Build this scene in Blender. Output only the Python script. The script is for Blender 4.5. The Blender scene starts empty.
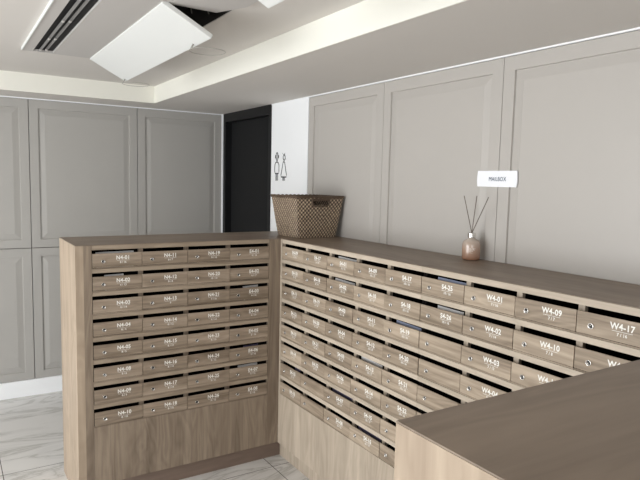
import bpy, bmesh, math, random
from mathutils import Vector, Matrix
random.seed(7)
C = bpy.context.scene.collection
PI = math.pi

# ------------------------------------------------------------------ dimensions
H = 1.40            # height of the mailbox cabinets
XW = 0.4257         # east wall plane
YN = 1.914          # north wall plane
ZC = 2.337          # lower ceiling
ZU = 2.465          # raised ceiling
RP = 0.12098        # row pitch
BOT1 = 1.2822       # bottom of the first row of doors
DH = 0.0722         # door height
SLOT = 0.0192
KICK = 0.104

# ------------------------------------------------------------------ helpers
def srgb(r, g, b):
    f = lambda c: (c/255/12.92) if c/255 <= .04045 else ((c/255+.055)/1.055)**2.4
    return (f(r), f(g), f(b), 1)

def mat(name):
    m = bpy.data.materials.new(name); m.use_nodes = True
    nt = m.node_tree; b = nt.nodes['Principled BSDF']
    return m, nt, b

def plain(name, col, rough=.6, metal=0, bump=0, bscale=200, spec=.4, var=0.0, vscale=3):
    m, nt, b = mat(name)
    b.inputs['Base Color'].default_value = col
    b.inputs['Roughness'].default_value = rough
    b.inputs['Metallic'].default_value = metal
    b.inputs['Specular IOR Level'].default_value = spec
    tc = nt.nodes.new('ShaderNodeTexCoord')
    if var:
        n = nt.nodes.new('ShaderNodeTexNoise'); n.inputs['Scale'].default_value = vscale
        n.inputs['Detail'].default_value = 4
        nt.links.new(tc.outputs['Object'], n.inputs['Vector'])
        mx = nt.nodes.new('ShaderNodeMix'); mx.data_type = 'RGBA'
        mx.inputs['A'].default_value = tuple(c*(1-var) for c in col[:3])+(1,)
        mx.inputs['B'].default_value = tuple(min(1, c*(1+var)) for c in col[:3])+(1,)
        nt.links.new(n.outputs['Fac'], mx.inputs['Factor'])
        nt.links.new(mx.outputs['Result'], b.inputs['Base Color'])
    if bump:
        n = nt.nodes.new('ShaderNodeTexNoise'); n.inputs['Scale'].default_value = bscale
        nt.links.new(tc.outputs['Object'], n.inputs['Vector'])
        bp = nt.nodes.new('ShaderNodeBump'); bp.inputs['Strength'].default_value = bump
        bp.inputs['Distance'].default_value = .002
        nt.links.new(n.outputs['Fac'], bp.inputs['Height']); nt.links.new(bp.outputs['Normal'], b.inputs['Normal'])
    return m

def wood(name, dark, light, axis='Z', rough=.5, contrast=1.0, objvar=0.0, across=16, spec=.35):
    """axis: direction of the grain in object space"""
    dark = (dark[0]*1.0, dark[1]*.988, dark[2]*.985, 1); light = (light[0]*1.0, light[1]*.988, light[2]*.985, 1)
    m, nt, b = mat(name)
    N = nt.nodes; L = nt.links
    tc = N.new('ShaderNodeTexCoord'); info = N.new('ShaderNodeObjectInfo')
    comb = N.new('ShaderNodeCombineXYZ')
    mu = N.new('ShaderNodeMath'); mu.operation = 'MULTIPLY'; mu.inputs[1].default_value = 37.0
    L.new(info.outputs['Random'], mu.inputs[0])
    for i in range(3): L.new(mu.outputs[0], comb.inputs[i])
    add = N.new('ShaderNodeVectorMath'); add.operation = 'ADD'
    L.new(tc.outputs['Object'], add.inputs[0]); L.new(comb.outputs[0], add.inputs[1])
    mp = N.new('ShaderNodeMapping')
    s = {'X': (.9, across, across), 'Y': (across, .9, across), 'Z': (across, across, .9)}[axis]
    mp.inputs['Scale'].default_value = s
    L.new(add.outputs[0], mp.inputs['Vector'])
    n1 = N.new('ShaderNodeTexNoise'); n1.inputs['Scale'].default_value = 1.0; n1.inputs['Detail'].default_value = 6
    n1.inputs['Roughness'].default_value = .62; n1.inputs['Distortion'].default_value = .6
    L.new(mp.outputs[0], n1.inputs['Vector'])
    mp2 = N.new('ShaderNodeMapping')
    mp2.inputs['Scale'].default_value = tuple(v*.28 if v > 1 else .7 for v in s)
    L.new(add.outputs[0], mp2.inputs['Vector'])
    n2 = N.new('ShaderNodeTexNoise'); n2.inputs['Scale'].default_value = 1.6; n2.inputs['Detail'].default_value = 3
    n2.inputs['Distortion'].default_value = 1.2
    L.new(mp2.outputs[0], n2.inputs['Vector'])
    # cathedral rings from the broad noise
    ring = N.new('ShaderNodeMath'); ring.operation = 'PINGPONG'; ring.inputs[1].default_value = .5
    m3 = N.new('ShaderNodeMath'); m3.operation = 'MULTIPLY'; m3.inputs[1].default_value = 7
    L.new(n2.outputs['Fac'], m3.inputs[0]); L.new(m3.outputs[0], ring.inputs[0])
    a1 = N.new('ShaderNodeMath'); a1.operation = 'MULTIPLY_ADD'; a1.inputs[1].default_value = .30
    L.new(ring.outputs[0], a1.inputs[0]); L.new(n1.outputs['Fac'], a1.inputs[2])
    ov = N.new('ShaderNodeMath'); ov.operation = 'MULTIPLY_ADD'; ov.inputs[1].default_value = objvar
    L.new(info.outputs['Random'], ov.inputs[0]); L.new(a1.outputs[0], ov.inputs[2])
    cr = N.new('ShaderNodeValToRGB')
    cr.color_ramp.elements[0].position = .575 - .22/contrast; cr.color_ramp.elements[0].color = dark
    cr.color_ramp.elements[1].position = .575 + .22/contrast + objvar; cr.color_ramp.elements[1].color = light
    L.new(ov.outputs[0], cr.inputs['Fac']); L.new(cr.outputs['Color'], b.inputs['Base Color'])
    b.inputs['Roughness'].default_value = rough
    b.inputs['Specular IOR Level'].default_value = spec
    bp = N.new('ShaderNodeBump'); bp.inputs['Strength'].default_value = .08; bp.inputs['Distance'].default_value = .001
    L.new(n1.outputs['Fac'], bp.inputs['Height']); L.new(bp.outputs['Normal'], b.inputs['Normal'])
    return m

def box(bm, x0, x1, y0, y1, z0, z1, bev=0.0):
    vs = [bm.verts.new((x, y, z)) for z in (z0, z1) for y in (y0, y1) for x in (x0, x1)]
    fs = [(0, 2, 3, 1), (4, 5, 7, 6), (0, 1, 5, 4), (2, 6, 7, 3), (0, 4, 6, 2), (1, 3, 7, 5)]
    faces = [bm.faces.new([vs[i] for i in f]) for f in fs]
    if bev:
        es = list({e for f in faces for e in f.edges})
        bmesh.ops.bevel(bm, geom=es, offset=bev, segments=2, affect='EDGES', profile=.6)

def obj(name, bm, material, parent=None, smooth=False, recalc=True):
    if recalc: bmesh.ops.recalc_face_normals(bm, faces=bm.faces)
    me = bpy.data.meshes.new(name); bm.to_mesh(me); bm.free()
    if smooth:
        for p in me.polygons: p.use_smooth = True
    for mm in (material if isinstance(material, (list, tuple)) else [material]): me.materials.append(mm)
    o = bpy.data.objects.new(name, me); C.objects.link(o)
    if parent: o.parent = parent
    return o

def boxobj(name, dims, material, parent=None, bev=0.0):
    bm = bmesh.new(); box(bm, *dims, bev=bev)
    return obj(name, bm, material, parent)

def thing(name, label, cat, loc=(0, 0, 0), rz=0, group=None):
    o = bpy.data.objects.new(name, None); C.objects.link(o)
    o.empty_display_size = .05
    o.location = loc; o.rotation_euler = (0, 0, rz)
    return tag(o, label, cat, group)

def tag(o, label, cat, group=None):
    o['label'] = label; o['category'] = cat
    if group: o['group'] = group
    return o

def struct(o): o['kind'] = 'structure'; return o

def tube(bm, pts, r, seg=8, closed=False):
    pts = [Vector(p) for p in pts]; n = len(pts); rings = []
    for i, p in enumerate(pts):
        if closed: t = pts[(i+1) % n]-pts[i-1]
        else: t = pts[min(i+1, n-1)]-pts[max(i-1, 0)]
        t.normalize()
        ref = Vector((0, 0, 1)) if abs(t.z) < .9 else Vector((1, 0, 0))
        a = t.cross(ref).normalized(); b = t.cross(a).normalized()
        rings.append([bm.verts.new(p+a*r*math.cos(k*2*PI/seg)+b*r*math.sin(k*2*PI/seg)) for k in range(seg)])
    for i in range(n if closed else n-1):
        A, B = rings[i], rings[(i+1) % n]
        for k in range(seg):
            bm.faces.new((A[k], A[(k+1) % seg], B[(k+1) % seg], B[k]))
    if not closed:
        bm.faces.new(rings[0]); bm.faces.new(rings[-1][::-1])

def lathe(bm, prof, seg=32, mtx=None):
    rings = []
    for r, z in prof:
        if r < 1e-6: rings.append([bm.verts.new((0, 0, z))])
        else: rings.append([bm.verts.new((r*math.cos(k*2*PI/seg), r*math.sin(k*2*PI/seg), z)) for k in range(seg)])
    for A, B in zip(rings, rings[1:]):
        for k in range(seg):
            k2 = (k+1) % seg
            if len(A) == 1 and len(B) > 1: bm.faces.new((A[0], B[k], B[k2]))
            elif len(B) == 1 and len(A) > 1: bm.faces.new((A[k], B[0], A[k2]))
            elif len(A) > 1: bm.faces.new((A[k], B[k], B[k2], A[k2]))
    if mtx: bmesh.ops.transform(bm, matrix=mtx, verts=bm.verts)

_fontcache = {}
def text_mesh(s, size, bold=0.0):
    key = (s, size, bold)
    if key not in _fontcache:
        cu = bpy.data.curves.new('lettering', 'FONT'); cu.body = s; cu.size = size
        cu.align_x = 'CENTER'; cu.align_y = 'BOTTOM_BASELINE'; cu.offset = bold; cu.extrude = 0
        cu.resolution_u = 3; cu.space_character = 1.04
        t = bpy.data.objects.new('lettering_source', cu); C.objects.link(t)
        bpy.context.view_layer.update()
        dg = bpy.context.evaluated_depsgraph_get()
        me = bpy.data.meshes.new_from_object(t.evaluated_get(dg))
        bpy.data.objects.remove(t); bpy.data.curves.remove(cu)
        _fontcache[key] = me
    return _fontcache[key]

def add_text(bm, s, size, x, z, y, bold=0.0, sx=1.0):
    """text standing in the local xz plane, facing -y"""
    me = text_mesh(s, size, bold)
    b2 = bmesh.new(); b2.from_mesh(me)
    bmesh.ops.transform(b2, matrix=Matrix(((sx, 0, 0, x), (0, 0, 0, y), (0, 1, 0, z), (0, 0, 0, 1))), verts=b2.verts)
    tmp = bpy.data.meshes.new('tmp'); b2.to_mesh(tmp); b2.free()
    bm.from_mesh(tmp); bpy.data.meshes.remove(tmp)

# ------------------------------------------------------------------ materials
M = {}
WD, WL = srgb(122, 107, 90), srgb(176, 160, 140)
M['wood_v'] = wood('oak_vertical_grain', srgb(116, 102, 88), srgb(162, 147, 129), 'Z', .55, .95)
M['wood_h'] = wood('oak_horizontal_grain', srgb(134, 120, 103), srgb(178, 163, 144), 'X', .55, .9)
M['wood_bv'] = wood('oak_lit_vertical_grain', srgb(158, 145, 129), srgb(196, 183, 165), 'Z', .55, .9)  # same oak as the left cabinet, lightened for the light on this front
M['rail_b'] = wood('oak_lit_rail', srgb(172, 160, 143), srgb(206, 193, 176), 'X', .5, .9)  # rails of that lit front; the grazing sheen is in the pale colour
M['wood_end'] = wood('oak_end_panel', srgb(146, 129, 111), srgb(188, 171, 150), 'Z', .5, .9, across=11)
M['wood_door'] = wood('oak_mailbox_door', srgb(114, 100, 84), srgb(176, 160, 142), 'X', .5, 1.1, objvar=.10, across=22)
M['wood_door_b'] = wood('oak_lit_mailbox_door', srgb(118, 104, 88), srgb(188, 172, 152), 'X', .5, 1.15, objvar=.14, across=22)  # door oak with the light on the wall cabinets mixed into its tone
M['wood_top_x'] = wood('oak_worktop_x', srgb(117, 103, 90), srgb(147, 131, 115), 'X', .42, .9, across=9)
M['kick'] = wood('dark_plinth', srgb(117, 101, 91), srgb(135, 118, 106), 'X', .55, .8)
M['inside'] = plain('slot_interior_shade', srgb(17, 15, 14), .95, spec=.1)  # wooden boards coloured near black for the shade inside
M['chrome'] = plain('lock_chrome', (.75, .73, .70, 1), .22, 1.0)
M['keyway'] = plain('lock_keyway', (.02, .02, .02, 1), .5)
M['letter'] = plain('white_lettering', srgb(240, 238, 232), .6)
M['white'] = plain('white_paint', srgb(250, 251, 252), .7, bump=.05, bscale=300)
M['cove'] = plain('cove_paint', srgb(240, 238, 228), .7, bump=.05, bscale=300)
M['ceil'] = plain('ceiling_paint', srgb(216, 211, 205), .8, var=.02, vscale=1.3)
M['panel'] = plain('grey_panel_lacquer', srgb(176, 173, 168), .42, spec=.5, bump=.03, bscale=60, var=.015)
M['panel_e'] = plain('lit_grey_panel_lacquer', srgb(186, 181, 175), .42, spec=.5, bump=.03, bscale=60, var=.015)  # same grey lacquer, raised a little for the light on the east wall
M['black'] = plain('black_door_lacquer', srgb(14, 15, 17), .5)
M['black_leaf'] = plain('black_door_leaf', srgb(10, 11, 13), .75)
M['ink'] = plain('black_ink', srgb(25, 25, 27), .6)
M['sign'] = plain('sign_white_acrylic', srgb(250, 251, 255), .25)
M['ink_blue'] = plain('sign_blue_ink', srgb(60, 78, 105), .5)
M['dark'] = plain('vent_black', srgb(14, 14, 15), .7)
M['vane'] = plain('vent_vane_grey', srgb(128, 126, 124), .5)
M['ac'] = plain('unit_casing', srgb(196, 192, 188), .6)
M['ac_white'] = plain('unit_white_plastic', srgb(228, 229, 226), .45)
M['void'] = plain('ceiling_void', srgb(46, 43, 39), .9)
M['metal'] = plain('bracket_metal', srgb(150, 146, 138), .45, .6)
M['ring'] = plain('ring_wire', srgb(168, 164, 157), .5)
M['seam'] = plain('seam_shadow_grey', srgb(120, 117, 112), .8)
M['paper'] = plain('envelope_paper', srgb(215, 214, 214), .7)  # letter papers toned down for the shade inside the slots
M['paper_blue'] = plain('envelope_paper_blue', srgb(150, 158, 182), .6)
M['paper_violet'] = plain('envelope_paper_violet', srgb(84, 78, 104), .6)
M['reed'] = plain('reed_dark', srgb(112, 101, 92), .7)

# marble tiles
m, nt, b = mat('marble_tile'); N = nt.nodes; L = nt.links
tc = N.new('ShaderNodeTexCoord'); mp = N.new('ShaderNodeMapping'); mp.inputs['Scale'].default_value = (.75, 3.2, 1)
mp.inputs['Rotation'].default_value = (0, 0, -.22)
L.new(tc.outputs['Object'], mp.inputs['Vector'])
n1 = N.new('ShaderNodeTexNoise'); n1.inputs['Scale'].default_value = 1.3; n1.inputs['Detail'].default_value = 9
n1.inputs['Roughness'].default_value = .58; n1.inputs['Distortion'].default_value = 1.3
L.new(mp.outputs[0], n1.inputs['Vector'])
ab = N.new('ShaderNodeMath'); ab.operation = 'SUBTRACT'; ab.inputs[1].default_value = .5; L.new(n1.outputs['Fac'], ab.inputs[0])
ab2 = N.new('ShaderNodeMath'); ab2.operation = 'ABSOLUTE'; L.new(ab.outputs[0], ab2.inputs[0])
cr = N.new('ShaderNodeValToRGB'); e = cr.color_ramp.elements
e[0].position = 0; e[0].color = srgb(192, 190, 185); e[1].position = .026; e[1].color = srgb(218, 216, 213)
k = cr.color_ramp.elements.new(.11); k.color = srgb(229, 227, 224)
L.new(ab2.outputs[0], cr.inputs['Fac'])
sep = N.new('ShaderNodeSeparateXYZ'); L.new(tc.outputs['Object'], sep.inputs[0])
def mnode(op, a, bb, c=None):
    n = N.new('ShaderNodeMath'); n.operation = op
    for i, v in enumerate((a, bb, c)):
        if v is None: continue
        if hasattr(v, 'links'): L.new(v, n.inputs[i])
        else: n.inputs[i].default_value = v
    return n.outputs[0]
dx = mnode('PINGPONG', mnode('ADD', sep.outputs['X'], .08), .709)
dy = mnode('PINGPONG', mnode('ADD', sep.outputs['Y'], .09), .3415)
dy = mnode('ADD', dy, mnode('GREATER_THAN', sep.outputs['Y'], .8))
jx = mnode('LESS_THAN', mnode('MINIMUM', dx, dy), .0022)
mx = N.new('ShaderNodeMix'); mx.data_type = 'RGBA'; mx.inputs['B'].default_value = srgb(84, 80, 76)
L.new(jx, mx.inputs['Factor']); L.new(cr.outputs['Color'], mx.inputs['A']); L.new(mx.outputs['Result'], b.inputs['Base Color'])
b.inputs['Roughness'].default_value = .22
M['marble'] = m

# wicker: colour follows the height of the weave (stored while modelling)
m, nt, b = mat('woven_rattan'); N = nt.nodes; L = nt.links
at = N.new('ShaderNodeAttribute'); at.attribute_name = 'weave'
cr = N.new('ShaderNodeValToRGB'); e = cr.color_ramp.elements
e[0].position = .15; e[0].color = srgb(44, 34, 27); e[1].position = .9; e[1].color = srgb(206, 186, 160)
kk = e.new(.5); kk.color = srgb(122, 102, 84)
ns = N.new('ShaderNodeTexNoise'); ns.inputs['Scale'].default_value = 90
tc = N.new('ShaderNodeTexCoord'); L.new(tc.outputs['Object'], ns.inputs['Vector'])
ma = N.new('ShaderNodeMath'); ma.operation = 'MULTIPLY_ADD'; ma.inputs[1].default_value = .7
sb = N.new('ShaderNodeMath'); sb.operation = 'SUBTRACT'; sb.inputs[1].default_value = .35
L.new(ns.outputs['Fac'], ma.inputs[0]); L.new(at.outputs['Fac'], ma.inputs[2]); L.new(ma.outputs[0], sb.inputs[0])
L.new(sb.outputs[0], cr.inputs['Fac']); L.new(cr.outputs['Color'], b.inputs['Base Color'])
b.inputs['Roughness'].default_value = .6
M['rattan'] = m
M['rattan_dark'] = plain('rattan_rim', srgb(92, 75, 61), .65, bump=.6, bscale=120, var=.35, vscale=70)

# bottle: peach glass fading to clear white at the shoulder
m, nt, b = mat('frosted_peach_glass'); N = nt.nodes; L = nt.links
tc = N.new('ShaderNodeTexCoord'); sp = N.new('ShaderNodeSeparateXYZ'); L.new(tc.outputs['Object'], sp.inputs[0])
cr = N.new('ShaderNodeValToRGB'); e = cr.color_ramp.elements
e[0].position = .0; e[0].color = srgb(172, 124, 98); e[1].position = .105; e[1].color = srgb(214, 202, 190)
kk = e.new(.05); kk.color = srgb(206, 174, 152)
L.new(sp.outputs['Z'], cr.inputs['Fac']); L.new(cr.outputs['Color'], b.inputs['Base Color'])
b.inputs['Roughness'].default_value = .18; b.inputs['Transmission Weight'].default_value = .25
b.inputs['Coat Weight'].default_value = .4
M['bottle'] = m

# ------------------------------------------------------------------ room
XMIN, YMIN = -5.2, -5.4
bm = bmesh.new(); box(bm, XMIN, XW+.6, YMIN, YN+.2, -.1, 0); struct(obj('floor', bm, M['marble']))
# lower ceiling (border) and raised tray
TX0, TX1, TY0, TY1 = -3.8, -.305, -4.6, 1.545
bm = bmesh.new()
box(bm, XMIN, TX0, YMIN, YN+.2, ZC, ZC+.3)
box(bm, TX1, XW+.6, YMIN, YN+.2, ZC, ZC+.3)
box(bm, TX0, TX1, TY1, YN+.2, ZC, ZC+.3)
box(bm, TX0, TX1, YMIN, TY0, ZC, ZC+.3)
# raised part with a rectangular service opening
HX0, HX1, HY0, HY1 = -.968, -.675, -2.3, .618
t = .12
box(bm, TX0, HX0, TY0, TY1, ZU, ZU+t)
box(bm, HX1, TX1, TY0, TY1, ZU, ZU+t)
box(bm, HX0, HX1, HY1, TY1, ZU, ZU+t)
box(bm, HX0, HX1, TY0, HY0, ZU, ZU+t)
struct(obj('ceiling', bm, M['ceil']))
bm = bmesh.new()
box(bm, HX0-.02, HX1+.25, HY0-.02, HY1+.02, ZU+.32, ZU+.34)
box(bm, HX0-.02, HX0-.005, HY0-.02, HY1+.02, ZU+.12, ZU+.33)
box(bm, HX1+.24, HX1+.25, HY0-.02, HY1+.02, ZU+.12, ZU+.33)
box(bm, HX1-.004, HX1-.0005, HY0, HY1, ZU+.003, ZU+.13); box(bm, HX0+.0005, HX0+.004, HY0, HY1, ZU+.003, ZU+.13)  # thin dark liners paint shade onto the sides of the opening
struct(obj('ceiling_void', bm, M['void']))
bm = bmesh.new()      # white fascia of the tray
f = .006
box(bm, TX1-f, TX1, TY0, TY1, ZC-.001, ZU)
box(bm, TX0, TX1, TY1-f, TY1, ZC-.001, ZU)
box(bm, TX0, TX0+f, TY0, TY1, ZC-.001, ZU)
box(bm, TX0, TX1, TY0, TY0+f, ZC-.001, ZU)
struct(obj('trim_1', bm, M['cove']))
# walls
WB = .018
bm = bmesh.new(); box(bm, XMIN, XW+.6, YN+WB, YN+.2, 0, ZC); wn = struct(obj('wall_north', bm, M['seam']))
DY0, DY1 = .96, 1.897
bm = bmesh.new()
box(bm, XW+WB, XW+.2, YMIN, DY0, 0, ZC)
box(bm, XW, XW+WB, .41, DY0, 0, ZC)
box(bm, XW, XW+.2, DY1, YN+WB, 0, ZC)
we = struct(obj('wall_east', bm, M['white']))
bm = bmesh.new(); box(bm, XMIN, XW+.2, YMIN-.1, YMIN, 0, ZC+.3); struct(obj('wall_south', bm, M['white']))
bm = bmesh.new(); box(bm, XMIN-.1, XMIN, YMIN, YN+.2, 0, ZC+.3); struct(obj('wall_west', bm, M['white']))

def ring_panel(w, h, th=.018):
    """panelled board: frame, groove, sloping field; lies in xz, faces -y, origin lower left"""
    bm = bmesh.new()
    prof = [(0, th), (0, .0015), (.0015, 0), (.063, 0), (.0645, .010), (.070, .010), (.112, .0035)]
    rings = []
    for d, y in prof:
        rings.append([bm.verts.new((x, y, z)) for x, z in ((d, d), (w-d, d), (w-d, h-d), (d, h-d))])
    for A, B in zip(rings, rings[1:]):
        for k in range(4): bm.faces.new((A[k], A[(k+1) % 4], B[(k+1) % 4], B[k]))
    bm.faces.new(rings[-1]); bm.faces.new(rings[0][::-1])
    return bm
g = .005
def wall_panels(parent, origin, rz, seams, zs, material, g=.005):
    for a, b_ in zip(seams, seams[1:]):
        for z0, z1 in zs:
            o = obj('wall_panel', ring_panel(b_-a-g, z1-z0-g), material, parent)
            mt = Matrix.Translation(origin) @ Matrix.Rotation(rz, 4, 'Z') @ Matrix.Translation((a+g/2, 0, z0+g/2))
            o.matrix_world = mt
NS = [-5.2, -4.586, -3.737, -2.888, -2.0, -1.169, -.344, XW-.012]
wall_panels(wn, Vector((0, YN, 0)), 0, NS, [(.131, 1.184), (1.184, ZC-.008)], M['panel'])
ES = [.405, -.429, -1.297, -2.165, -3.033, -3.90, -4.77]
wall_panels(we, Vector((XW, 0, 0)), -PI/2, [-s for s in ES], [(.131, 1.184), (1.184, ZC-.008)], M['panel_e'], .0025)
# thin white strips where wall meets ceiling, and in the corner
bm = bmesh.new(); box(bm, XMIN, XW, YN-.004, YN+WB, ZC-.008, ZC); struct(obj('trim_2', bm, M['white']))
bm = bmesh.new(); box(bm, XW-.004, XW+WB, YMIN, .96, ZC-.007, ZC); struct(obj('trim_3', bm, M['white']))
bm = bmesh.new(); box(bm, XW-.012, XW, YN-.012, YN+WB, 0, ZC-.008); struct(obj('trim_4', bm, M['white']))
bm = bmesh.new(); box(bm, XMIN, XW-.012, YN-.004, YN+WB, 0, .131, bev=.002); struct(obj('baseboard_north', bm, M['white']))
bm = bmesh.new(); box(bm, XW-.004, XW+WB, YMIN, -3.03, 0, .131); struct(obj('baseboard_east', bm, M['white']))

# black door set in the east wall
d = thing('door_1', 'x', 'door', (XW, 0, 0)); del d['label']; del d['category']; struct(d)
bm = bmesh.new()
box(bm, -.003, .12, DY0, DY0+.05, 0, ZC); box(bm, -.003, .12, DY1-.05, DY1, 0, ZC)
box(bm, -.003, .12, DY0+.05, DY1-.05, ZC-.075, ZC)
obj('door_frame', bm, M['black'], d)
boxobj('door_leaf', (.055, .095, DY0+.053, DY1-.053, .006, ZC-.078), M['black_leaf'], d)
bm = bmesh.new(); box(bm, .03, .054, DY0+.11, DY0+.13, .98, 1.0); box(bm, .03, .038, DY0+.11, DY0+.24, .98, 1.0, bev=.003)
obj('door_handle', bm, M['black'], d)

# restroom pictograms drawn on the white wall (local: x to the right when facing the wall)
def stroke(bm, pts, w=.010, closed=False):
    tube(bm, [(p[0], 0, p[1]) for p in pts], w/2, 6, closed)
def arc(cx, cz, rx, rz, a0, a1, n=14):
    return [(cx+rx*math.cos(math.radians(a0+(a1-a0)*i/n)), cz+rz*math.sin(math.radians(a0+(a1-a0)*i/n))) for i in range(n+1)]
def picto(name, label, y, build):
    bm = bmesh.new(); build(bm)
    bmesh.ops.scale(bm, vec=(1, .12, 1), verts=bm.verts)
    o = obj(name, bm, M['ink']); o.location = (XW-.0004, y, 0); o.rotation_euler = (0, 0, -PI/2)
    tag(o, label, 'symbol', 'restroom symbols'); return o
def man(bm):
    stroke(bm, arc(0, 1.934, .018, .030, 0, 360)[:-1], closed=True)
    stroke(bm, [(-.026, 1.944), (-.026, 1.922)]); stroke(bm, [(.026, 1.944), (.026, 1.922)])
    stroke(bm, [(0, 1.955), (0, 1.915)])
    body = arc(0, 1.860, .034, .034, 0, 180)
    body += [(-.034, 1.822), (-.026, 1.806), (.026, 1.806), (.034, 1.822)]
    stroke(bm, body, closed=True)
    for x in (-.017, -.005, .005, .017): stroke(bm, [(x, 1.806), (x, 1.752)], .007)
def woman(bm):
    stroke(bm, arc(.003, 1.925, .016, .020, 0, 360)[:-1], closed=True)
    stroke(bm, [(-.024, 1.958), (-.004, 1.945), (.016, 1.958), (.010, 1.945), (-.012, 1.936)], .004)
    stroke(bm, [(.018, 1.93), (.028, 1.912), (.018, 1.906)], .004)
    stroke(bm, arc(0, 1.880, .015, .014, 0, 180)+[(-.043, 1.793), (-.040, 1.780), (.040, 1.780), (.043, 1.793)], closed=True)
    for x in (-.016, -.005, .005, .016): stroke(bm, [(x, 1.780), (x, 1.752)], .007)
picto('restroom_symbol', 'black outline symbol of a man with rounded shoulders on the white wall', .864, man)
picto('restroom_symbol', 'black outline symbol of a woman in a flared dress on the white wall', .754, woman)

# MAILBOX sign
s = thing('wall_sign', 'small white wall sign reading MAILBOX above the reed diffuser', 'sign', (XW, -1.292, 1.783), -PI/2)
bm = bmesh.new()
hw, hh, n = .114, .037, 10
def sign_outline():
    pts = []
    for sx in (1, -1):
        for i in range(n+1):
            a = -1+2*i/n
            pts.append((sx*(hw+.0035*(1-a*a)), sx*a*hh))
    return pts
o1 = sign_outline()
A = [bm.verts.new((x, -.006, z)) for x, z in o1]; B = [bm.verts.new((x, 0, z)) for x, z in o1]
bm.faces.new(A); bm.faces.new(B[::-1])
for i in range(len(A)): bm.faces.new((A[i], A[(i+1) % len(A)], B[(i+1) % len(A)], B[i]))
obj('sign_plate', bm, M['sign'], s)
bm = bmesh.new(); add_text(bm, 'MAILBOX', .027, 0.006, -.010, -.0074, 0.0, .86); obj('lettering', bm, M['ink_blue'], s, recalc=False)

# ------------------------------------------------------------------ mailbox cabinets
def zrow(r): return BOT1-r*RP          # bottom of doors, row r from 0

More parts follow.
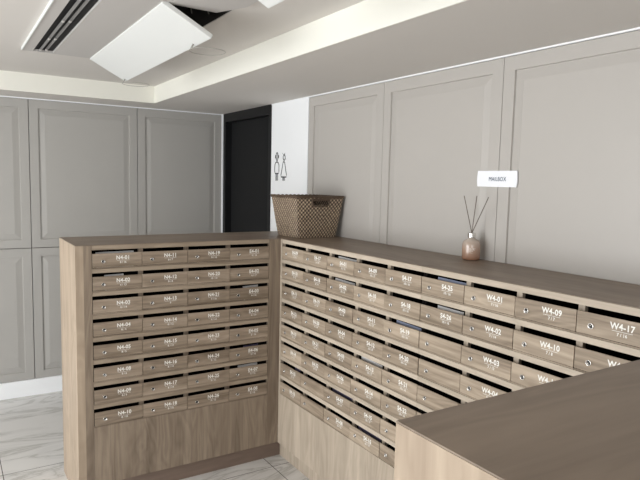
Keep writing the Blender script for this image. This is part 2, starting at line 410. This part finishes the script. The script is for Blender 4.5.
def lock_meshes():
    rot = Matrix.Rotation(PI/2, 4, 'X')
    bm = bmesh.new()
    lathe(bm, [(0, .002), (.0065, .002), (.0070, .0045), (.0085, .0060), (.0098, .0050), (.0102, 0)], 20, rot)
    bm.faces.ensure_lookup_table()
    return bm
_lock = None
_key = None
def cabinet(name, label, loc, rz, W, left, pitch, cols, names, rail_mat, vert_mat, depth=.42, end_left=False, end_right=False):
    """local frame: x along the front, front plane y=0 facing -y, body towards +y"""
    global _lock, _key
    root = thing(name, label, 'mailbox cabinet', loc, rz)
    R_ = 8; zb = zrow(R_-1)
    x1 = left+cols*pitch
    # rails
    for r in range(R_+1):
        ztop = H-.026 if r == 0 else zrow(r-1)-.0025
        zbot = None
        if r == 0: continue
        z1 = zrow(r-1)-.0078; z0 = zrow(r)+DH+SLOT if r < R_ else None
        if z0 is not None: boxobj('rail', (left, x1, .0005, .020, z0, z1), M[rail_mat], root, .0008)
    bm = bmesh.new(); box(bm, left, x1, .0005, .020, zrow(0)+DH+SLOT, H-.0035); obj('rail', bm, M[rail_mat], root)
    # stiles at both ends
    lx = max(.0008, left-.0015)
    if lx > .003: boxobj('stile', (.0005, lx, 0, .022, KICK, H-.0035), M[vert_mat], root)
    if W-x1 > .004: boxobj('stile', (x1+.0015, W-.0005, 0, .022, KICK, H-.0035), M[vert_mat], root)
    # lower front panel
    boxobj('lower_panel', (lx+.0005, x1+.001, 0, .020, KICK, zb-.0078), M[vert_mat], root, .0008)
    # plinth
    boxobj('plinth', ((-.034 if loc[1] == 0 else .0, W-.001) if not end_left else (.04, W+.0345))+(.035, .055, 0, KICK), M['kick' if end_left else 'wood_bv'], root)
    # inside: shelves, uprights, back
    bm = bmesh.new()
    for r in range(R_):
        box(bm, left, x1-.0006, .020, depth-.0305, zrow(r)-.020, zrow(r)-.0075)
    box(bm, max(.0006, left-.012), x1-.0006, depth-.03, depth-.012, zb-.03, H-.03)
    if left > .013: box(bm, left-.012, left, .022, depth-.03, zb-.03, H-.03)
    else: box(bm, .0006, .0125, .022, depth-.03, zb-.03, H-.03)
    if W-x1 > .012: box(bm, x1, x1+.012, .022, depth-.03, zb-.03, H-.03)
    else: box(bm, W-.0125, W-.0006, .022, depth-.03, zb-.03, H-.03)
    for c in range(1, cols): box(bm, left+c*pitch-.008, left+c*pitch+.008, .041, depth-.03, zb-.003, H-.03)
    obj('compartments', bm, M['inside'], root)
    for c in range(1, cols):
        x = left+c*pitch
        boxobj('upright', (x-.012, x+.012, .024, .040, zb-.003, H-.03), M[vert_mat], root)
    # doors
    dm = None
    for c in range(cols):
        for r in range(R_):
            if dm is None:
                bm = bmesh.new(); box(bm, 0, pitch-.0026, 0, .005, 0, DH, .0010); box(bm, -.0005, pitch-.002, .0022, .006, -.0062, -.0020)
                door = obj('mailbox_door', bm, M['wood_door_b' if rail_mat == 'rail_b' else 'wood_door'], root); dm = door.data
            else:
                door = bpy.data.objects.new('mailbox_door', dm); C.objects.link(door); door.parent = root
            door.location = (left+c*pitch+.0013, random.uniform(-.0016, .0006), zrow(r))
            nm = names[c][r] if c < len(names) and r < len(names[c]) else None
            if nm: door['label'] = 'wooden mailbox door numbered %s' % nm[0]
            else: door['label'] = 'plain wooden mailbox door without a number'
            if _lock is None:
                lk = obj('lock', lock_meshes(), M['chrome'], door, smooth=True); _lock = lk.data
            else:
                lk = bpy.data.objects.new('lock', _lock); C.objects.link(lk); lk.parent = door
            lk.location = (.053, 0, .031)
            if _key is None:
                bm = bmesh.new(); box(bm, -.0050, .0050, -.0050, -.0015, -.0012, .0012)
                ky = obj('keyhole', bm, M['keyway'], door); _key = ky.data
            else:
                ky = bpy.data.objects.new('keyhole', _key); C.objects.link(ky); ky.parent = door
            ky.location = (.053, 0.0, .031); ky.rotation_euler = (0, random.uniform(-1.2, 1.2), 0)
            if nm:
                bm = bmesh.new(); tx = .155
                add_text(bm, nm[0], .0280, tx, .0388, -.0006, .0008, .95)
                box(bm, tx-.033, tx+.033, -.0006, -.0002, .0325, .0337)
                add_text(bm, nm[1], .0145, tx, .0185, -.0006, .0003, .95)
                obj('lettering', bm, M['letter'], door, recalc=False)
    return root

def rng(p, a, b_, sub): return [('%s-%02d' % (p, i), sub) for i in range(a, b_+1)]
subsN = ['8 / 16', '6 / 13', '8 / 14', '8 / 4', '8 / 5', '8 / 6', '8 / 9', '8 / 10']
namesA = [[('N4-%02d' % n_, s_) for n_, s_ in zip((1, 2, 3, 4, 5, 8, 9, 10), subsN)],
          [('N4-%02d' % n_, s_) for n_, s_ in zip(range(11, 19), ('8 / 7', '8 / 8', '9', '8 / 12', '8 / 13', '8 / 14', '8 / 14', '8 / 15'))],
          [('N4-%02d' % n_, s_) for n_, s_ in zip(range(19, 27), ('9 / 16', '10 / 16', '9 / 16', '9 / 14', '9 / 15', '9 / 12', '9 / 11', '9 / 13'))],
          [('E4-%02d' % n_, s_) for n_, s_ in zip(range(1, 9), ('6 / 16', '6 / 17', '6 / 16', '6 / 14', '5 / 14', '5 / 14', '5 / 15', '5 / 12'))]]
LA, DA = 1.184, .481
cabA = cabinet('mailbox_cabinet', 'freestanding oak mailbox cabinet with four columns of doors, facing the viewer', (-LA, 0, 0), 0,
               LA, .0817, .2557, 4, namesA, 'wood_h', 'wood_v', depth=DA, end_left=True)
# A extras: end panel, back, top running to the wall
bm = bmesh.new(); box(bm, -LA, -LA+.0395, .0, DA-.001, 0, H-.0035)
bmesh.ops.translate(bm, verts=bm.verts, vec=(LA, 0, 0))
for o in list(cabA.children):
    if o.name.startswith('stile') and o.data.vertices[0].co.x < .01: bpy.data.objects.remove(o)
obj('end_panel', bm, M['wood_end'], cabA)
boxobj('stile', (.0400, .0800, 0, .022, .0, H-.0035), M['wood_v'], cabA)
boxobj('back_panel', (.04, LA+XW-.003, DA-.02, DA-.002, 0, H-.0035), M['wood_v'], cabA)
boxobj('worktop', (0, LA-.0004, 0, DA, H-.003, H), M['wood_top_x'], cabA, .0006)

namesB1 = [rng('E4', 9, 16, '5 / 13'), rng('E4', 17, 22, '6 / 14'), rng('S4', 1, 8, '10 / 16'), rng('S4', 9, 16, '10 / 17'), rng('S4', 17, 24, '10 / 16')]
WB1 = .0217+5*.2508
cabB1 = cabinet('mailbox_cabinet', 'oak mailbox cabinet along the wall, under the wicker basket, next to the inside corner', (0, 0, 0), -PI/2,
                WB1, .0217, .2508, 5, namesB1, 'rail_b', 'wood_bv', depth=XW)
boxobj('worktop', (-DA, WB1, 0.0003, XW-.004, H-.003, H), M['wood_top_x'], cabB1, .0006)
namesB2 = [[('S4-25', '10 / 16'), ('S4-26', '10 / 16')],
           [('W4-01', '7 / 16'), ('W4-02', '7 / 14'), ('W4-03', '7 / 13'), ('W4-04', '7 / 11')],
           [('W4-09', '7 / 7'), ('W4-10', '7 / 8'), ('W4-11', '7 / 9')],
           [('W4-17', '7 / 16'), ('W4-18', '7 / 15')], []]
WB2 = 2.526-WB1
cabB2 = cabinet('mailbox_cabinet', 'oak mailbox cabinet along the wall, under the reed diffuser and the MAILBOX sign', (0, -WB1-.0005, 0), -PI/2,
                WB2, .0008, (WB2-.002)/5, 5, namesB2, 'rail_b', 'wood_bv', depth=XW)
boxobj('worktop', (.0006, WB2, 0, XW-.004, H-.003, H), M['wood_top_x'], cabB2, .0006)

# near cabinet
cn = thing('counter_cabinet', 'nearest oak counter with a broad dark top, cutting across the lower right corner', 'cabinet', (-1.176, -3.008, 0))
CW, CD = 1.176+XW-.004, .480
boxobj('worktop', (0, CW, 0, CD, H-.003, H), M['wood_top_x'], cn, .0006)
boxobj('end_panel', (0, .040, 0, CD, 0, H-.0035), M['wood_end'], cn)
boxobj('front_panel', (.0405, 1.174, CD-.022, CD, KICK, H-.0035), M['wood_v'], cn)
boxobj('back_panel', (.0405, CW, .0, .02, 0, H-.0035), M['wood_v'], cn)
boxobj('plinth', (.0405, 1.15, CD-.06, CD-.04, 0, KICK), M['kick'], cn)

# letters standing behind doors and sticking up into the slots
def envelope(cab, col, row, off, w, tilt, material, label, up=.083, col_x0=None, pitch=None):
    loc = cab.matrix_world if False else None
    bm = bmesh.new(); box(bm, -w/2, w/2, -.0012, .0012, 0, up+.0042, .0004)
    # flap seam
    tube(bm, [(-w/2+.004, -.0014, up-.004), (0, -.0014, up*.55), (w/2-.004, -.0014, up-.004)], .0005, 4)
    o = obj('envelope', bm, material)
    base = Matrix.Translation(cab.location) @ Matrix.Rotation(cab.rotation_euler.z, 4, 'Z')
    x = col_x0+col*pitch+pitch/2+off
    z = zrow(row)-.0072 + abs(math.sin(tilt))*w/2
    o.matrix_world = base @ Matrix.Translation((x, .0290, z)) @ Matrix.Rotation(tilt, 4, 'Y') @ Matrix.Rotation(-.06, 4, 'X')
    tag(o, label, 'letter', 'letters sticking out of the mailbox slots')
A0, AP = .0817, .2557
envelope(cabA, 0, 0, -.005, .196, -.012, M['paper'], 'long white letter in the slot above door N4-01', 0.0787, A0, AP)
envelope(cabA, 0, 1, -.010, .100, -.02, M['paper'], 'short white letter edge in the slot above door N4-02', 0.0780, A0, AP)
envelope(cabA, 3, 2, .025, .10, -.05, M['paper'], 'white letter tilted up in the slot above door E4-03', 0.0780, A0, AP)
envelope(cabA, 3, 6, .010, .13, -.03, M['paper'], 'white letter in the slot above door E4-07', 0.0766, A0, AP)
envelope(cabA, 3, 5, .03, .10, -.03, M['paper_violet'], 'thin greyish letter in the slot above door E4-06', 0.0745, A0, AP)
B0, BP = .0217, .2508
envelope(cabB1, 2, 0, .02, .17, .02, M['paper'], 'white letter in the slot above door S4-01', 0.0773, B0, BP)
envelope(cabB1, 2, 1, .0, .18, .02, M['paper'], 'white letter in the slot above door S4-02', 0.0766, B0, BP)
envelope(cabB1, 4, 2, .02, .18, .02, M['paper_blue'], 'pale blue letter in the slot above door S4-19', 0.0773, B0, BP)
envelope(cabB1, 3, 4, .0, .17, .03, M['paper'], 'white letter in the slot above door S4-13', 0.0759, B0, BP)
envelope(cabB1, 2, 6, .01, .20, .02, M['paper_violet'], 'violet letter in the slot above door S4-07', 0.0766, B0, BP)
envelope(cabB1, 0, 6, .03, .06, .02, M['paper_violet'], 'small violet letter in the slot above the seventh door of the corner column', 0.0773, B0, BP)
envelope(cabB1, 3, 7, .0, .19, .02, M['paper_violet'], 'violet letter in the slot above door S4-16', 0.0752, B0, BP)
P2 = (WB2-.002)/5
envelope(cabB2, 0, 0, .025, .17, .012, M['paper_blue'], 'pale blue letter in the slot above door S4-25', 0.0787, .0008, P2)
envelope(cabB2, 0, 1, .02, .15, .015, M['paper'], 'white letter in the slot above door S4-26', 0.0780, .0008, P2)

# ------------------------------------------------------------------ wicker basket
def basket():
    root = thing('wicker_basket', 'square woven wicker basket with dark rim on the corner of the cabinets', 'basket', (.238, .095, H+.001), .012)
    bw, bd, tw, td, h = .140, .132, .176, .167, .254      # half sizes
    bm = bmesh.new(); lay = bm.verts.layers.float.new('weave')
    NU, NV = 104, 80          # per side, rows
    corners_b = [(-bw, -bd), (bw, -bd), (bw, bd), (-bw, bd)]
    corners_t = [(-tw, -td), (tw, -td), (tw, td), (-tw, td)]
    def surf(side, u, v):
        a, b_ = corners_b[side], corners_b[(side+1) % 4]; c, d_ = corners_t[side], corners_t[(side+1) % 4]
        f = v**.9
        x = (a[0]+(b_[0]-a[0])*u)*(1-f)+(c[0]+(d_[0]-c[0])*u)*f
        y = (a[1]+(b_[1]-a[1])*u)*(1-f)+(c[1]+(d_[1]-c[1])*u)*f
        # rounded corners
        r = .97+.03*(1-(abs(2*u-1))**6)
        return Vector((x*r, y*r, v*h))
    nrm = [(0, -1), (1, 0), (0, 1), (-1, 0)]
    NT = NU*4; grid = []
    for j in range(NV+1):
        row = []
        for i in range(NT):
            side, iu = divmod(i, NU); u = iu/NU; v = j/NV
            p = surf(side, u, v)
            ph = (i/NU*18) + j/NV*0.0
            kr = int(j/NV*20)
            a = math.sin(PI*(i/NU*26+kr))*abs(math.sin(PI*(j/NV*20)))
            hh = a
            n_ = nrm[side]
            p.x += n_[0]*.0035*hh; p.y += n_[1]*.0035*hh
            vv = bm.verts.new(p); vv[lay] = .5+.5*hh
            row.append(vv)
        grid.append(row)
    for j in range(NV):
        for i in range(NT):
            side, iu = divmod(i, NU); u = (iu+.5)/NU; v = (j+.5)/NV
            if side in (0, 2) and .33 < u < .67 and .80 < v < .93: continue      # hand holes
            bm.faces.new((grid[j][i], grid[j][(i+1) % NT], grid[j+1][(i+1) % NT], grid[j+1][i]))
    o = obj('woven_body', bm, M['rattan'], root, smooth=True)
    md = o.modifiers.new('thickness', 'SOLIDIFY'); md.thickness = .007; md.offset = -1
    bm = bmesh.new(); lay = bm.verts.layers.float.new('weave')
    box(bm, -bw+.008, bw-.008, -bd+.008, bd-.008, .002, .010)
    for v_ in bm.verts: v_[lay] = .3
    obj('basket_bottom', bm, M['rattan'], root)
    # braided rim: two twisted strands following the top edge
    pts = []
    for side in range(4):
        for k in range(40): pts.append(surf(side, k/40, 1.0))
    bm = bmesh.new()
    for ph in (0, PI):
        q = []
        for i, p in enumerate(pts):
            a = i*.9+ph
            n_ = Vector((p.x, p.y, 0)).normalized()
            q.append(p+n_*.0045*math.cos(a)+Vector((0, 0, .0045*math.sin(a))))
        tube(bm, q, .0058, 7, closed=True)
    obj('rim', bm, M['rattan_dark'], root, smooth=True)
    for s_, rz in ((0, 0), (2, PI)):
        bm = bmesh.new()
        for ph in (0, PI):
            q = []
            for i in range(29):
                u = .31+.38*i/28
                p = surf(s_, u, .945); a = i*1.1+ph
                n_ = Vector(nrm[s_]+(0,))
                q.append(p+n_*(.003+.003*math.cos(a))+Vector((0, 0, .003*math.sin(a))))
            tube(bm, q, .005, 7)
        q = [surf(s_, u, v)+Vector(nrm[s_]+(0,))*.003 for u, v in ((.32, .945), (.325, .80), (.34, .785), (.66, .785), (.675, .80), (.68, .945))]
        tube(bm, q, .0042, 7)
        obj('handle', bm, M['rattan_dark'], root, smooth=True)
    return root
basket()

# ------------------------------------------------------------------ reed diffuser
rd = thing('reed_diffuser', 'peach glass reed diffuser bottle with silver collar and three dark reeds below the MAILBOX sign', 'diffuser', (.362, -1.212, H))
bm = bmesh.new()
lathe(bm, [(0, .002), (.036, .002), (.0415, .006), (.0425, .014), (.0425, .072), (.040, .084), (.031, .094), (.019, .100), (.016, .103), (.016, .106), (0, .106)], 40)
obj('bottle', bm, M['bottle'], rd, smooth=True)
bm = bmesh.new(); lathe(bm, [(.0145, .1062), (.0185, .1065), (.0190, .108), (.0190, .126), (.0180, .128), (.010, .128), (.010, .122), (0, .122)], 28)
obj('collar', bm, M['chrome'], rd, smooth=False)
for dx_, dy_, top in ((.01, .070, .300), (.004, -.016, .302), (-.006, -.096, .298)):
    bm = bmesh.new(); tube(bm, [(-dx_*.2, -dy_*.06, .118), (dx_, dy_, top)], .0019, 7); obj('reed', bm, M['reed'], rd)
bm = bmesh.new()       # small printed mark on the bottle, facing the room
M['mark'] = plain('bottle_print', srgb(222, 208, 196), .5)
for x0, x1_, z0, z1_ in ((-.018, -.014, .040, .060), (-.012, -.002, .044, .046), (-.012, .006, .050, .052), (-.006, .010, .056, .0575), (-.018, -.004, .036, .0375), (-.002, .002, .052, .06)):
    N_ = 4
    for k in range(N_):
        a0, a1 = x0+(x1_-x0)*k/N_, x0+(x1_-x0)*(k+1)/N_
        R0 = .0428; an = lambda a: (-PI/2-.55)+a/R0
        vs = [bm.verts.new((R0*math.cos(an(a)), R0*math.sin(an(a)), z)) for a, z in ((a0, z0), (a1, z0), (a1, z1_), (a0, z1_))]
        bm.faces.new(vs)
obj('printed_mark', bm, M['mark'], rd)

# ------------------------------------------------------------------ ceiling air unit with hinged panels
ac = thing('ceiling_air_unit', 'slotted ceiling air unit with a white hinged panel hanging open beside it', 'air conditioner', (0, 0, ZU))
t = .014
bm = bmesh.new()
Y0u = -2.9
box(bm, -1.338, -1.284, Y0u, .608, -t, 0)
box(bm, -1.180, HX0, Y0u, .622, -t, 0)
box(bm, -1.284, -1.180, .600, .622, -t, 0)
box(bm, -1.338, -1.284, .608, .622, -t, 0)
obj('casing', bm, M['ac'], ac)
boxobj('lit_edge_strip', (-1.343, -1.338, Y0u, .608, -t-.004, -.0005), M['ac_white'], ac)  # white strip carries the light on the casing's west edge
boxobj('air_slot', (-1.284, -1.180, Y0u, .600, -.0030, -.0010), M['dark'], ac)
for x, z in ((-1.252, -.016), (-1.222, -.012)):
    bm = bmesh.new()
    a = .35
    vs = [(-.010, .003), (.010, -.001), (.010, .001), (-.010, .005)]
    V0 = [bm.verts.new((x+p[0]*.55, Y0u+.01, z+p[1])) for p in vs]; V1 = [bm.verts.new((x+p[0]*.55, .592, z+p[1])) for p in vs]
    for k in range(4): bm.faces.new((V0[k], V0[(k+1) % 4], V1[(k+1) % 4], V1[k]))
    bm.faces.new(V0); bm.faces.new(V1[::-1])
    v = obj('vane', bm, M['vane'], ac)
    for yy in (.52, .20, -.22, -.7, -1.2):
        boxobj('vane_clip', (x-.009, x+.003, yy-.010, yy+.010, z-.008, z-.001), M['ac'], v, .003)

def hinged(hx, y0, y1, width, angle, name='hinged_panel'):
    bm = bmesh.new(); box(bm, 0, width, y0, y1, -.020, 0, .004)
    o = obj(name, bm, M['ac_white'], ac)
    o.location = (hx, 0, -.002); o.rotation_euler = (0, angle, 0)
    return o
ang = math.atan2(.106, .203)
p1 = hinged(-.968, -.775, .616, .236, ang)
for yy in (.575, -.60):
    bm = bmesh.new()
    cxr, czr = .226, -.045
    inv = Matrix.Rotation(-ang, 4, 'Y')
    pts = [(.080*math.cos(a)+.068, .080*math.sin(a), -.006) for a in [i*2*PI/32 for i in range(32)]]
    c_ = Vector((cxr, yy, -.036))
    tube(bm, [c_+(inv @ Vector(p)) for p in pts], .0014, 6, closed=True)
    tube(bm, [Vector((cxr-.006, yy, -.018)), c_+(inv @ Vector((-.010, 0, -.006)))], .004, 6)
    obj('safety_ring', bm, M['ring'], p1, smooth=True)
p2 = hinged(-.968, -2.28, -1.30, .232, ang)
bm = bmesh.new()
out = [(-.966, -1.285), (-.966, -.752), (-.735, -.747), (-.664, -.900), (-.664, -1.285)]
A = [bm.verts.new((x, y, -.012)) for x, y in out]; B = [bm.verts.new((x, y, -.0005)) for x, y in out]
bm.faces.new(A); bm.faces.new(B[::-1])
for i in range(5): bm.faces.new((A[i], A[(i+1) % 5], B[(i+1) % 5], B[i]))
obj('cover_plate', bm, M['ac'], ac)
bm = bmesh.new()
for yy in (.3, -.2, -.62, -1.2): box(bm, HX0, HX1+.2, yy-.012, yy+.012, .19, .215)
box(bm, -.80, -.785, HY0, HY1, .16, .19)
tube(bm, [(-.80, -.55, .18), (-.775, -.56, .02)], .003, 6); tube(bm, [(-.74, -.50, .22), (-.71, -.60, .02)], .003, 6)
obj('hanging_bracket', bm, M['metal'], ac)

# ------------------------------------------------------------------ camera
K = 7/6
cp = Vector((-1.73522, -3.18707, 1.75202)); yaw, pitch, roll = .564656798, -.0980033853, .0228582629; fpx = 594.140094
f_ = Vector((math.sin(yaw)*math.cos(pitch), math.cos(yaw)*math.cos(pitch), math.sin(pitch)))
r_ = Vector((math.cos(yaw), -math.sin(yaw), 0)); u_ = r_.cross(f_)
r2 = r_*math.cos(roll)+u_*math.sin(roll); u2 = -r_*math.sin(roll)+u_*math.cos(roll)
cd = bpy.data.cameras.new('camera'); cam = bpy.data.objects.new('camera', cd); C.objects.link(cam)
mw = Matrix.Identity(4)
for i in range(3): mw[i][0], mw[i][1], mw[i][2], mw[i][3] = r2[i], u2[i], -f_[i], cp[i]
cam.matrix_world = mw
cd.sensor_width = 36; cd.lens = fpx*36/640; cd.clip_start = .05
bpy.context.scene.camera = cam

# ------------------------------------------------------------------ light
def area(name, loc, target, sx, sy, energy, col):
    ld = bpy.data.lights.new(name, 'AREA'); ld.shape = 'RECTANGLE'; ld.size = sx; ld.size_y = sy; ld.energy = energy; ld.color = col
    o = bpy.data.objects.new(name, ld); C.objects.link(o); o.location = loc
    dvec = Vector(target)-Vector(loc); o.rotation_euler = dvec.to_track_quat('-Z', 'Y').to_euler(); return o
area('window_light', (-4.7, -1.0, 1.25), (0, -1.0, 1.25), 3.2, 2.2, 152, (.945, .975, 1))
area('fill_light', (-2.6, -4.9, 1.5), (-.6, 1.5, 1.6), 2.4, 1.2, 33, (.95, .975, 1))  # added fill from the south to brighten the north fascia
w = bpy.data.worlds.new('world'); bpy.context.scene.world = w; w.use_nodes = True
w.node_tree.nodes['Background'].inputs[0].default_value = (.9, .93, 1, 1); w.node_tree.nodes['Background'].inputs[1].default_value = .3
vs_ = bpy.context.scene.view_settings
vs_.view_transform = 'Standard'; vs_.look = 'None'; vs_.exposure = 0; vs_.gamma = 1
